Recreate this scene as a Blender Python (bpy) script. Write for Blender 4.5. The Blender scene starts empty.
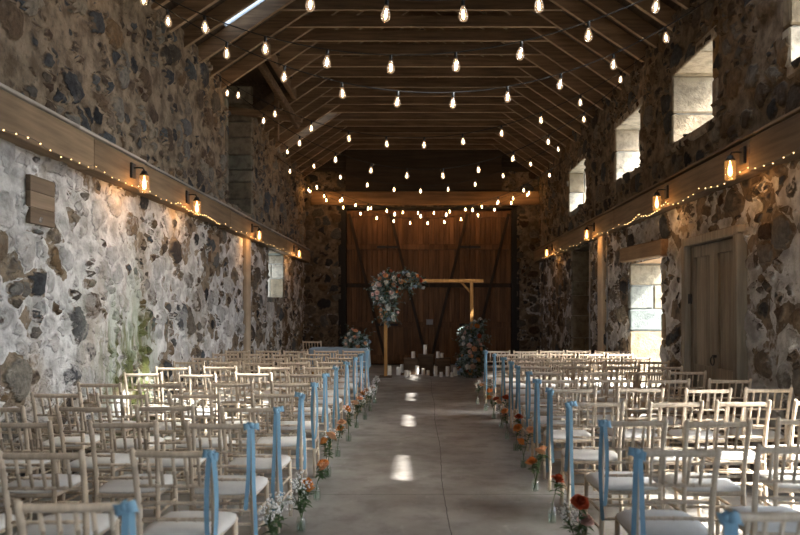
import bpy, bmesh, math, random
from mathutils import Vector, Matrix

S = bpy.context.scene
COL = S.collection
PI = math.pi
rnd = random.Random(11)

# ------------------------------------------------------------------ camera
cam_d = bpy.data.cameras.new('camera')
cam_d.lens = 31.5
cam_d.sensor_width = 36.0
cam_d.shift_x = -0.0275
cam_d.shift_y = 0.0531
cam_d.clip_start = 0.05
cam_d.dof.use_dof = True
cam_d.dof.focus_distance = 8.6
cam_d.dof.aperture_fstop = 1.9
cam = bpy.data.objects.new('camera', cam_d)
cam.location = (0, 0, 1.61)
cam.rotation_euler = (PI / 2, 0, 0)
COL.objects.link(cam)
S.camera = cam

# ------------------------------------------------------------------ exposure
S.view_settings.view_transform = 'Standard'
S.view_settings.look = 'None'
S.view_settings.gamma = 1.0
S.view_settings.use_curve_mapping = False
S.view_settings.exposure = 1.95
S.cycles.use_denoising = True
S.cycles.diffuse_bounces = 6
S.cycles.max_bounces = 12
S.cycles.caustics_reflective = False
S.cycles.caustics_refractive = False
S.cycles.sample_clamp_indirect = 6.0

# ------------------------------------------------------------------ sky and sun
SKY = 3.4
world = bpy.data.worlds.new('sky')
S.world = world
world.use_nodes = True
bg = world.node_tree.nodes['Background']
bg.inputs[1].default_value = SKY
_t = world.node_tree
_g = _t.nodes.new('ShaderNodeTexCoord')
_d = _t.nodes.new('ShaderNodeVectorMath'); _d.operation = 'DOT_PRODUCT'
_d.inputs[1].default_value = Vector((1.0, -0.35, 1.093)).normalized()
_t.links.new(_g.outputs['Generated'], _d.inputs[0])
_r = _t.nodes.new('ShaderNodeMapRange'); _r.interpolation_type = 'SMOOTHERSTEP'
_r.inputs[1].default_value = 0.86; _r.inputs[2].default_value = 1.0
_t.links.new(_d.outputs['Value'], _r.inputs[0])
_m = _t.nodes.new('ShaderNodeMix'); _m.data_type = 'RGBA'
_m.inputs[6].default_value = (0.72, 0.84, 1.0, 1)
_m.inputs[7].default_value = (8.0, 7.5, 6.8, 1)
_t.links.new(_r.outputs[0], _m.inputs[0])
_t.links.new(_m.outputs[2], bg.inputs[0])

sun_d = bpy.data.lights.new('sun', 'SUN')
sun_d.energy = 6.5
sun_d.angle = math.radians(0.9)
sun_d.color = (1.0, 0.94, 0.88)
sun = bpy.data.objects.new('sun', sun_d)
sun.rotation_euler = Vector((-1.0, 0.35, -1.093)).to_track_quat('-Z', 'Y').to_euler()
sun.location = (12, -4, 14)
COL.objects.link(sun)


def portal(name, loc, rot, sx, sy):
    """daylight portal filling a wall opening (guides sky sampling, gives no light of its own)"""
    d = bpy.data.lights.new(name, 'AREA')
    d.shape = 'RECTANGLE'
    d.size = sx
    d.size_y = sy
    d.cycles.is_portal = True
    o = bpy.data.objects.new(name, d)
    o.location = loc
    o.rotation_euler = rot
    COL.objects.link(o)


# ------------------------------------------------------------------ dimensions
XW = 3.4          # inner wall faces at +-XW
TH = 0.65         # wall thickness
YF, YB = -3.0, 20.3
ZE = 5.42         # eave
def zroof(x):     # underside of the rafters
    return 7.715 - 0.675 * abs(x)

CLER = [(-1.3, 0.1), (1.9, 3.3), (5.15, 6.49), (8.21, 9.52), (10.92, 12.30), (14.55, 16.2)]   # high windows in the right wall; first two out of view, added for light
CZ0, CZ1 = 3.87, 4.79
ENTRY = (4.2, 5.7, 0.0, 2.35)     # entrance in the right wall beside the camera
DOORWAY = (9.95, 11.45, 0.0, 2.36)
NICHE = (14.2, 15.85, 0.0, 2.95)
DOOR2 = (7.42, 8.88, 0.0, 2.44)
WINL = (15.5, 17.2, 1.9, 2.96)
DORM = (12.3, 14.0, 3.5, 6.2)
REAR = (1.0, 3.1, 0.0, 2.9)       # unseen barn doorway behind the camera, sized and placed for its fill light

R_Y = (0, PI / 2, 0)
for a, b in CLER:
    portal('daylight_portal', (XW + TH, (a + b) / 2, (CZ0 + CZ1) / 2), (0, PI / 2, 0), CZ1 - CZ0, b - a)
for a, b, z0, z1 in (ENTRY, DOORWAY):
    portal('daylight_portal', (XW + TH, (a + b) / 2, (z0 + z1) / 2), (0, PI / 2, 0), z1 - z0, b - a)
portal('daylight_portal', (-XW - TH, (WINL[0] + WINL[1]) / 2, (WINL[2] + WINL[3]) / 2), (0, -PI / 2, 0), WINL[3] - WINL[2], WINL[1] - WINL[0])
portal('daylight_portal', ((REAR[0] + REAR[1]) / 2, YF - TH, (REAR[2] + REAR[3]) / 2), (PI / 2, 0, 0), REAR[1] - REAR[0], REAR[3] - REAR[2])


# ================================================================== node helper
class NT:
    def __init__(self, name):
        self.m = bpy.data.materials.new(name)
        self.m.use_nodes = True
        self.t = self.m.node_tree
        self.b = self.t.nodes['Principled BSDF']
        self.out = self.t.nodes['Material Output']

    def n(self, kind, **kw):
        nd = self.t.nodes.new(kind)
        for k, v in kw.items():
            setattr(nd, k, v)
        return nd

    def set(self, sock, v):
        if isinstance(v, bpy.types.NodeSocket):
            self.t.links.new(v, sock)
        elif v is not None:
            if sock.type == 'RGBA' and not hasattr(v, '__len__'):
                v = (v, v, v, 1)
            elif sock.type == 'RGBA' and len(v) == 3:
                v = (*v, 1)
            sock.default_value = v

    def math(self, op, a, b=None, c=None, clamp=False):
        nd = self.n('ShaderNodeMath', operation=op, use_clamp=clamp)
        for i, v in enumerate((a, b, c)):
            if v is not None:
                self.set(nd.inputs[i], v)
        return nd.outputs[0]

    def vmath(self, op, a, b=None):
        nd = self.n('ShaderNodeVectorMath', operation=op)
        self.set(nd.inputs[0], a)
        if b is not None:
            self.set(nd.inputs[1], b)
        return nd.outputs[0]

    def mix(self, f, a, b, blend='MIX'):
        nd = self.n('ShaderNodeMix', data_type='RGBA', blend_type=blend)
        self.set(nd.inputs[0], f)
        self.set(nd.inputs[6], a)
        self.set(nd.inputs[7], b)
        return nd.outputs[2]

    def sstep(self, v, lo, hi, a=0.0, b=1.0):
        nd = self.n('ShaderNodeMapRange', interpolation_type='SMOOTHSTEP')
        for i, x in enumerate((v, lo, hi, a, b)):
            self.set(nd.inputs[i], x)
        return nd.outputs[0]

    def noise(self, vec, scale, detail=4, rough=0.55, col=False):
        nd = self.n('ShaderNodeTexNoise')
        self.set(nd.inputs['Vector'], vec)
        nd.inputs['Scale'].default_value = scale
        nd.inputs['Detail'].default_value = detail
        nd.inputs['Roughness'].default_value = rough
        return nd.outputs['Color' if col else 'Fac']

    def obj(self):
        return self.n('ShaderNodeTexCoord').outputs['Object']

    def scale(self, vec, s):
        return self.vmath('MULTIPLY', vec, s)

    def ramp(self, f, stops, interp='LINEAR'):
        nd = self.n('ShaderNodeValToRGB')
        cr = nd.color_ramp
        cr.interpolation = interp
        while len(cr.elements) < len(stops):
            cr.elements.new(0.5)
        for e, (p, c) in zip(cr.elements, stops):
            e.position = p
            e.color = (*c, 1)
        self.set(nd.inputs[0], f)
        return nd.outputs[0]

    def bump(self, h, strength=0.5, dist=0.01):
        nd = self.n('ShaderNodeBump')
        nd.inputs['Strength'].default_value = strength
        nd.inputs['Distance'].default_value = dist
        self.set(nd.inputs['Height'], h)
        self.set(self.b.inputs['Normal'], nd.outputs[0])

    def surf(self, col, rough=0.7, spec=0.3, **kw):
        self.set(self.b.inputs['Base Color'], col)
        self.set(self.b.inputs['Roughness'], rough)
        self.set(self.b.inputs['Specular IOR Level'], spec)
        for k, v in kw.items():
            self.set(self.b.inputs[k], v)
        return self.m


def plain(name, col, rough=0.6, var=0.12, nscale=12, **kw):
    N = NT(name)
    f = N.noise(N.obj(), nscale, 3)
    d = tuple(max(0, c * (1 - var * 2)) for c in col)
    l = tuple(min(1, c * (1 + var)) for c in col)
    return N.surf(N.mix(f, d, l), rough, **kw)


def wood(name, dark, light, axis=2, fine=26, rough=0.65, bump=0.25, knots=True, vary=0.25):
    """straight-grained timber, grain along the given axis"""
    N = NT(name)
    o = N.obj()
    r = N.n('ShaderNodeObjectInfo').outputs['Random']
    isl = N.n('ShaderNodeNewGeometry').outputs['Random Per Island']
    off = N.n('ShaderNodeCombineXYZ')
    N.set(off.inputs[0], N.math('MULTIPLY', N.math('ADD', r, isl), 9.0))
    N.set(off.inputs[1], N.math('MULTIPLY', isl, 17.0))
    s = [fine, fine, fine]
    s[axis] = fine * 0.06
    v = N.vmath('ADD', N.scale(o, tuple(s)), off.outputs[0])
    g = N.noise(v, 1.0, 5, 0.6)
    big = N.noise(N.vmath('ADD', o, off.outputs[0]), 1.6, 3)
    f = N.math('ADD', N.math('MULTIPLY', g, 0.75), N.math('MULTIPLY', big, 0.35), clamp=True)
    f = N.sstep(f, 0.3, 0.8)
    c = N.mix(f, dark, light)
    k = N.math('ADD', N.math('MULTIPLY', N.math('SUBTRACT', N.math('FRACT', N.math('ADD', r, isl)), 0.5), vary * 2), 1.0)
    kk = N.n('ShaderNodeCombineXYZ')
    for i in range(3):
        N.set(kk.inputs[i], k)
    c = N.mix(1.0, c, kk.outputs[0], 'MULTIPLY')
    N.bump(g, bump, 0.004)
    return N.surf(c, rough, 0.25)


def rubble(name, cut, seed=0.0, moss=False, lump=0.05, bright=1.0):
    """rubble stone wall of large and small stones, limewashed below the beam"""
    N = NT(name)
    p0 = N.obj()
    sep = N.n('ShaderNodeSeparateXYZ')
    N.set(sep.inputs[0], p0)
    X, Y, Z = sep.outputs
    p = N.vmath('ADD', p0, (seed, seed * 1.7, seed * 0.6))
    w = N.vmath('SUBTRACT', N.noise(p, 3.0, 3, 0.6, True), (0.5, 0.5, 0.5))
    q = N.vmath('ADD', p, N.scale(w, (0.17, 0.17, 0.17)))
    q = N.scale(q, (1.0, 1.0, 1.18))
    fine = N.noise(p, 17, 6, 0.65)
    med = N.noise(p, 5.0, 5, 0.6)
    big = N.noise(p, 0.6, 4, 0.55)

    def vor(scale, feature):
        v = N.n('ShaderNodeTexVoronoi', feature=feature)
        v.inputs['Scale'].default_value = scale
        N.set(v.inputs['Vector'], q)
        return v

    def layer(scale, lo, hi):
        f1, ed = vor(scale, 'F1'), vor(scale, 'DISTANCE_TO_EDGE')
        c = N.n('ShaderNodeSeparateColor')
        N.set(c.inputs[0], f1.outputs['Color'])
        r, g, b = c.outputs
        e = N.math('ADD', ed.outputs['Distance'], N.math('MULTIPLY', N.math('SUBTRACT', fine, 0.5), 0.13))
        rd = N.math('MULTIPLY', N.math('SUBTRACT', N.math('ADD', 0.52, N.math('MULTIPLY', r, 0.30)), f1.outputs['Distance']), 0.6)
        e = N.math('SMOOTH_MIN', e, rd, 0.06)
        t = N.math('ADD', lo, N.math('MULTIPLY', N.math('POWER', b, 1.6), hi))
        return r, g, b, e, N.sstep(e, t, N.math('ADD', t, 0.05)), ed.outputs['Distance']

    rA, gA, bA, eA, sA, edA = layer(2.9, 0.03, 0.10)
    rB, gB, bB, eB, sB, edB = layer(6.0, 0.035, 0.11)
    useA = N.math('GREATER_THAN', N.math('FRACT', N.math('ADD', gA, bA)), 0.30)
    sB = N.math('MULTIPLY', sB, N.sstep(edA, 0.01, 0.05))

    def pick(a, b):
        nd = N.n('ShaderNodeMix', data_type='FLOAT')
        N.set(nd.inputs[0], useA)
        N.set(nd.inputs[2], b)
        N.set(nd.inputs[3], a)
        return nd.outputs[0]
    R, G, B, e, stone = pick(rA, rB), pick(gA, gB), pick(bA, bB), pick(eA, eB), pick(sA, sB)
    sc = N.ramp(R, [(0.0, (0.018, 0.019, 0.022)), (0.16, (0.060, 0.064, 0.068)), (0.30, (0.125, 0.110, 0.088)),
                    (0.44, (0.075, 0.044, 0.027)), (0.54, (0.19, 0.175, 0.15)), (0.64, (0.20, 0.13, 0.068)),
                    (0.74, (0.045, 0.046, 0.050)), (0.84, (0.10, 0.112, 0.12)), (0.93, (0.30, 0.26, 0.20)), (1.0, (0.035, 0.030, 0.028))])
    sc = N.mix(N.sstep(fine, 0.3, 0.72), N.mix(1.0, sc, 0.50, 'MULTIPLY'), sc)
    sc = N.mix(N.math('MULTIPLY', N.sstep(med, 0.54, 0.74), 0.35), sc, (0.25, 0.22, 0.175))
    mort = N.mix(N.sstep(med, 0.3, 0.7), (0.10, 0.074, 0.048), (0.28, 0.22, 0.155))
    mort = N.mix(N.math('MULTIPLY', N.sstep(fine, 0.52, 0.68), 0.6), mort, (0.075, 0.06, 0.045))
    base = N.mix(stone, mort, sc)
    # limewash, thinner over the exposed stones
    zm = N.sstep(N.math('ADD', Z, N.math('MULTIPLY', N.math('SUBTRACT', med, 0.5), 0.3)), 3.12, 2.95)
    expo = N.math('ADD', N.math('MULTIPLY', G, 0.62), N.math('MULTIPLY', N.math('SUBTRACT', 1.0, big), 0.62))
    expo = N.math('ADD', expo, N.math('MULTIPLY', N.math('SUBTRACT', med, 0.5), 0.75))
    expo = N.math('ADD', expo, N.math('MULTIPLY', N.math('SUBTRACT', fine, 0.5), 0.35))
    expo = N.math('ADD', expo, N.sstep(Y, 7.0, 16.0, -0.05, 0.12))
    expo = N.math('ADD', expo, N.sstep(Z, 1.4, 0.0, 0.0, 0.15))
    joint = N.math('MULTIPLY', N.math('SUBTRACT', 1.0, stone), 0.14)
    cover = N.math('MULTIPLY', N.sstep(N.math('SUBTRACT', expo, joint), cut + 0.10, cut - 0.05), zm)
    lc = N.mix(N.sstep(med, 0.3, 0.68), (0.36, 0.35, 0.33), (0.74, 0.73, 0.705))
    lc = N.mix(N.math('MULTIPLY', N.sstep(N.noise(N.scale(p, (1, 1, 0.35)), 1.8, 4), 0.50, 0.68), 0.55), lc, (0.36, 0.29, 0.21))
    lc = N.mix(N.math('MULTIPLY', N.sstep(fine, 0.56, 0.72), 0.45), lc, (0.24, 0.22, 0.19))
    lc = N.mix(N.math('MULTIPLY', stone, 0.22), lc, sc)
    c = N.mix(N.math('MULTIPLY', cover, 0.95), base, lc)
    if moss:
        st = N.noise(N.scale(p, (1, 2.4, 0.45)), 2.2, 5, 0.65)
        mz = N.math('MULTIPLY', N.sstep(Z, 1.95, 1.25), N.sstep(N.math('ABSOLUTE', N.math('SUBTRACT', Y, 8.15)), 1.0, 0.35))
        mk = N.math('MULTIPLY', mz, N.sstep(st, 0.42, 0.56))
        c = N.mix(N.math('MULTIPLY', mk, 0.9), c, N.mix(fine, (0.045, 0.062, 0.014), (0.18, 0.20, 0.06)))
        pz = N.math('MULTIPLY', N.sstep(Z, 2.6, 1.7), N.sstep(N.math('ABSOLUTE', N.math('SUBTRACT', Y, 8.3)), 1.6, 0.6))
        pk = N.math('MULTIPLY', pz, N.sstep(N.noise(N.scale(p, (1, 2.4, 0.4)), 1.6, 3), 0.52, 0.62))
        c = N.mix(N.math('MULTIPLY', pk, 0.5), c, (0.45, 0.50, 0.42))
    if bright != 1.0:
        c = N.mix(1.0, c, bright, 'MULTIPLY')
    h = N.math('MULTIPLY', stone, N.math('ADD', 0.5, N.math('MULTIPLY', R, 0.6)))
    h = N.math('ADD', h, N.math('MULTIPLY', N.sstep(e, 0.05, 0.42), 0.5))
    h = N.math('SUBTRACT', h, N.math('MULTIPLY', cover, N.math('MULTIPLY', h, 0.4)))
    h = N.math('ADD', h, N.math('MULTIPLY', fine, 0.5))
    h = N.math('ADD', h, N.math('MULTIPLY', med, 0.6))
    dp = N.n('ShaderNodeDisplacement')
    dp.inputs['Scale'].default_value = lump
    dp.inputs['Midlevel'].default_value = 1.0
    N.set(dp.inputs['Height'], h)
    N.t.links.new(dp.outputs[0], N.out.inputs['Displacement'])
    N.m.displacement_method = 'BOTH'
    return N.surf(c, 0.9, 0.15)


def ashlar(name, pal):
    N = NT(name)
    o = N.obj()
    isl = N.n('ShaderNodeNewGeometry').outputs['Random Per Island']
    c = N.ramp(isl, pal, 'LINEAR')
    f = N.noise(o, 7, 6, 0.65)
    g = N.noise(o, 30, 4, 0.6)
    c = N.mix(N.sstep(f, 0.38, 0.72), c, N.mix(1.0, c, 0.52, 'MULTIPLY'))
    N.bump(N.math('ADD', f, N.math('MULTIPLY', g, 0.5)), 0.7, 0.03)
    return N.surf(c, 0.88, 0.15)


def emit(name, col, strength):
    N = NT(name)
    return N.surf((0.02, 0.02, 0.02), 0.5, 0.2, **{'Emission Color': (*col, 1), 'Emission Strength': strength})


def glass(name, tint=(1, 1, 1), clear=0.86, rough=0.03):
    N = NT(name)
    tr = N.n('ShaderNodeBsdfTransparent')
    tr.inputs[0].default_value = (*tint, 1)
    gl = N.n('ShaderNodeBsdfGlossy')
    gl.inputs['Roughness'].default_value = rough
    lw = N.n('ShaderNodeLayerWeight')
    lw.inputs[0].default_value = 0.35
    f = N.math('MULTIPLY', lw.outputs['Facing'], 1 - clear + 0.25)
    f = N.math('ADD', f, (1 - clear) * 0.35, clamp=True)
    mx = N.n('ShaderNodeMixShader')
    N.set(mx.inputs[0], f)
    N.t.links.new(tr.outputs[0], mx.inputs[1])
    N.t.links.new(gl.outputs[0], mx.inputs[2])
    N.t.links.new(mx.outputs[0], N.out.inputs['Surface'])
    return N.m


def petal(name, inner, outer):
    N = NT(name)
    f = N.noise(N.obj(), 18, 3)
    return N.surf(N.mix(f, inner, outer), 0.6, 0.2, **{'Subsurface Weight': 0.0})


# ------------------------------------------------------------------ materials
M = {}
M['wall_l'] = rubble('limewashed rubble', 0.595, seed=3.0, moss=True)
M['wall_r'] = rubble('patchy rubble', 0.51, seed=21.0, bright=0.72)  # bright darkens the colour for this wall's shade, besides its darker stones
M['wall_b'] = rubble('bare rubble', 0.30, seed=40.0, bright=0.70)
M['ashlar'] = ashlar('pale dressed stone', [(0, (0.16, 0.125, 0.08)), (0.3, (0.27, 0.235, 0.18)), (0.55, (0.32, 0.29, 0.235)),
                                            (0.75, (0.22, 0.145, 0.07)), (0.9, (0.17, 0.20, 0.19)), (1, (0.29, 0.26, 0.205))])
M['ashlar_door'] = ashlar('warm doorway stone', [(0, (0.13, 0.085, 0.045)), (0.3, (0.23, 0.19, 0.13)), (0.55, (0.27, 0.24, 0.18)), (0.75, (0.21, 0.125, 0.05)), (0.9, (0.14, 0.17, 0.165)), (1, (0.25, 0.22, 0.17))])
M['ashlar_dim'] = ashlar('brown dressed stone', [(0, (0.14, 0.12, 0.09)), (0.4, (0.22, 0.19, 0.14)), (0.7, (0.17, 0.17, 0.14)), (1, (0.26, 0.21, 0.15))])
M['rafter'] = wood('old rafter timber', (0.085, 0.052, 0.029), (0.24, 0.155, 0.088), 0, 22)
M['edge'] = wood('bounce-lit timber edge', (0.18, 0.125, 0.075), (0.33, 0.245, 0.16), 0, 22)  # rafter and collar undersides: floor bounce light put into a paler colour
M['collar'] = wood('old collar timber', (0.055, 0.034, 0.019), (0.17, 0.105, 0.058), 0, 22)
M['sark'] = wood('roof boards', (0.022, 0.015, 0.010), (0.07, 0.046, 0.028), 1, 20)
M['beam'] = wood('painted wall beam', (0.115, 0.078, 0.046), (0.235, 0.165, 0.103), 1, 18, 0.7, 0.2)
M['beam_r'] = wood('brown wall beam', (0.085, 0.058, 0.036), (0.19, 0.135, 0.085), 1, 18, 0.7, 0.2)
M['ledge'] = wood('weathered ledge board', (0.20, 0.18, 0.15), (0.42, 0.38, 0.32), 1, 18, 0.8)
M['barn'] = wood('barn door boards', (0.062, 0.030, 0.013), (0.18, 0.092, 0.042), 2, 16, 0.6, 0.3)
M['gable'] = wood('dark gable boards', (0.018, 0.013, 0.009), (0.05, 0.035, 0.022), 0, 14)
M['header'] = wood('header board', (0.10, 0.06, 0.03), (0.24, 0.15, 0.08), 0, 14)
M['door2'] = wood('weathered door timber', (0.14, 0.115, 0.08), (0.29, 0.245, 0.18), 2, 20, 0.7)
M['hatch'] = wood('hatch board', (0.12, 0.085, 0.055), (0.27, 0.20, 0.14), 1, 14, 0.7)
M['lintel'] = wood('rough lintel', (0.16, 0.10, 0.055), (0.34, 0.22, 0.12), 1, 14, 0.8)
M['chair'] = wood('limewashed chair timber', (0.42, 0.33, 0.235), (0.68, 0.57, 0.44), 2, 40, 0.5, 0.08, vary=0.10)
M['arch'] = wood('honey pine', (0.30, 0.15, 0.045), (0.52, 0.29, 0.10), 2, 24, 0.5)
M['crate'] = wood('dark crate boards', (0.05, 0.03, 0.018), (0.13, 0.085, 0.05), 0, 18)
M['iron'] = plain('black iron', (0.018, 0.017, 0.016), 0.45, 0.2)
M['brace'] = wood('dark brace timber', (0.012, 0.009, 0.006), (0.04, 0.025, 0.015), 2, 14)
M['black_frame'] = plain('blackened frame', (0.012, 0.011, 0.010), 0.7, 0.2)
M['grey_metal'] = plain('grey metal', (0.25, 0.25, 0.25), 0.4, 0.1)
M['plaster'] = plain('warm plaster', (0.46, 0.36, 0.25), 0.85, 0.2, 5)
M['grey_plaster'] = plain('grey render', (0.30, 0.29, 0.26), 0.9, 0.25, 4)
M['gravel'] = plain('gravel yard', (0.33, 0.32, 0.29), 0.95, 0.3, 20)
M['grass'] = plain('grass beyond', (0.10, 0.15, 0.05), 0.95, 0.3, 8)
M['cushion'] = plain('ivory seat fabric', (0.64, 0.62, 0.58), 0.85, 0.05, 30)
M['ribbon'] = plain('dusty blue ribbon', (0.20, 0.36, 0.48), 0.38, 0.10, 9)
M['cable'] = plain('black rubber cable', (0.012, 0.012, 0.012), 0.5, 0.1)
def glow_glass(name, col, e):
    m = glass(name, (1.0, 0.96, 0.90), 0.90)
    t = m.node_tree
    em = t.nodes.new('ShaderNodeEmission'); em.inputs[0].default_value = (*col, 1); em.inputs[1].default_value = e
    ad = t.nodes.new('ShaderNodeAddShader')
    src = t.nodes['Material Output'].inputs['Surface'].links[0].from_socket
    t.links.new(src, ad.inputs[0]); t.links.new(em.outputs[0], ad.inputs[1])
    t.links.new(ad.outputs[0], t.nodes['Material Output'].inputs['Surface'])
    return m


M['bulb_glass'] = glow_glass('glowing bulb glass', (1.0, 0.66, 0.40), 0.055)
M['clear_glass'] = glass('clear glass', (0.93, 0.97, 0.95), 0.82)
M['water'] = glass('water', (0.86, 0.93, 0.88), 0.9)
M['filament'] = emit('festoon filament', (1.0, 0.62, 0.32), 18.0)
M['filament_warm'] = emit('amber festoon filament', (1.0, 0.50, 0.17), 42.0)
M['lamp_core'] = emit('lamp filament', (1.0, 0.45, 0.11), 4.5)
M['lamp_glass'] = glow_glass('amber lit lamp glass', (1.0, 0.42, 0.10), 0.06)
M['fairy'] = emit('fairy light', (1.0, 0.58, 0.22), 1.8)
M['wax'] = plain('ivory wax', (0.78, 0.74, 0.66), 0.5, 0.04)
M['wick'] = plain('burnt wick', (0.02, 0.02, 0.02), 0.9)
M['cloth'] = plain('pale blue table linen', (0.24, 0.32, 0.38), 0.8, 0.08, 8)
M['stem'] = plain('green stem', (0.06, 0.11, 0.03), 0.6)
M['leaf'] = plain('green leaf', (0.055, 0.105, 0.035), 0.55, 0.3, 30)
M['euca'] = plain('eucalyptus leaf', (0.28, 0.36, 0.34), 0.6, 0.25, 30)
M['euca_dark'] = plain('dark eucalyptus leaf', (0.075, 0.115, 0.095), 0.6, 0.25, 30)
M['peach'] = petal('peach petals', (0.72, 0.34, 0.17), (0.80, 0.50, 0.30))
M['orange'] = petal('orange petals', (0.62, 0.20, 0.04), (0.75, 0.32, 0.09))
M['rust'] = petal('rust petals', (0.36, 0.05, 0.02), (0.52, 0.11, 0.04))
M['blush'] = petal('blush petals', (0.70, 0.44, 0.38), (0.80, 0.62, 0.54))
M['white'] = petal('white petals', (0.74, 0.72, 0.66), (0.84, 0.83, 0.80))
M['bluefl'] = petal('pale blue petals', (0.30, 0.42, 0.55), (0.45, 0.56, 0.66))

N = NT('polished concrete')
o = N.obj()
b1 = N.noise(o, 0.7, 5, 0.6)
b2 = N.noise(o, 3.2, 6, 0.65)
b3 = N.noise(N.scale(o, (1, 0.4, 1)), 9, 5, 0.6)
c = N.mix(N.sstep(b1, 0.35, 0.68), (0.15, 0.143, 0.130), (0.295, 0.283, 0.262))
c = N.mix(N.math('MULTIPLY', N.sstep(b2, 0.48, 0.70), 0.55), c, (0.13, 0.112, 0.092))
c = N.mix(N.math('MULTIPLY', N.sstep(b3, 0.58, 0.75), 0.30), c, (0.44, 0.42, 0.38))
N.bump(b2, 0.08, 0.01)
M['floor'] = N.surf(c, N.sstep(b2, 0.3, 0.7, 0.34, 0.52), 0.5)

N = NT('frosted rooflight')
tr = N.n('ShaderNodeBsdfTransparent'); tr.inputs[0].default_value = (0.80, 0.86, 0.90, 1)
tl = N.n('ShaderNodeBsdfTranslucent'); tl.inputs[0].default_value = (0.8, 0.85, 0.9, 1)
mx = N.n('ShaderNodeMixShader'); mx.inputs[0].default_value = 0.15
N.t.links.new(tr.outputs[0], mx.inputs[1]); N.t.links.new(tl.outputs[0], mx.inputs[2])
N.t.links.new(mx.outputs[0], N.out.inputs['Surface'])
M['rooflight'] = N.m
N = NT('dull tinted rooflight')  # bluish-grey pane with lower transmission than the right-slope one
tr = N.n('ShaderNodeBsdfTransparent'); tr.inputs[0].default_value = (0.06, 0.066, 0.072, 1)
tl = N.n('ShaderNodeBsdfTranslucent'); tl.inputs[0].default_value = (0.11, 0.125, 0.14, 1)
mx = N.n('ShaderNodeMixShader'); mx.inputs[0].default_value = 0.5
N.t.links.new(tr.outputs[0], mx.inputs[1]); N.t.links.new(tl.outputs[0], mx.inputs[2])
N.t.links.new(mx.outputs[0], N.out.inputs['Surface'])
M['rooflight_dull'] = N.m


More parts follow.
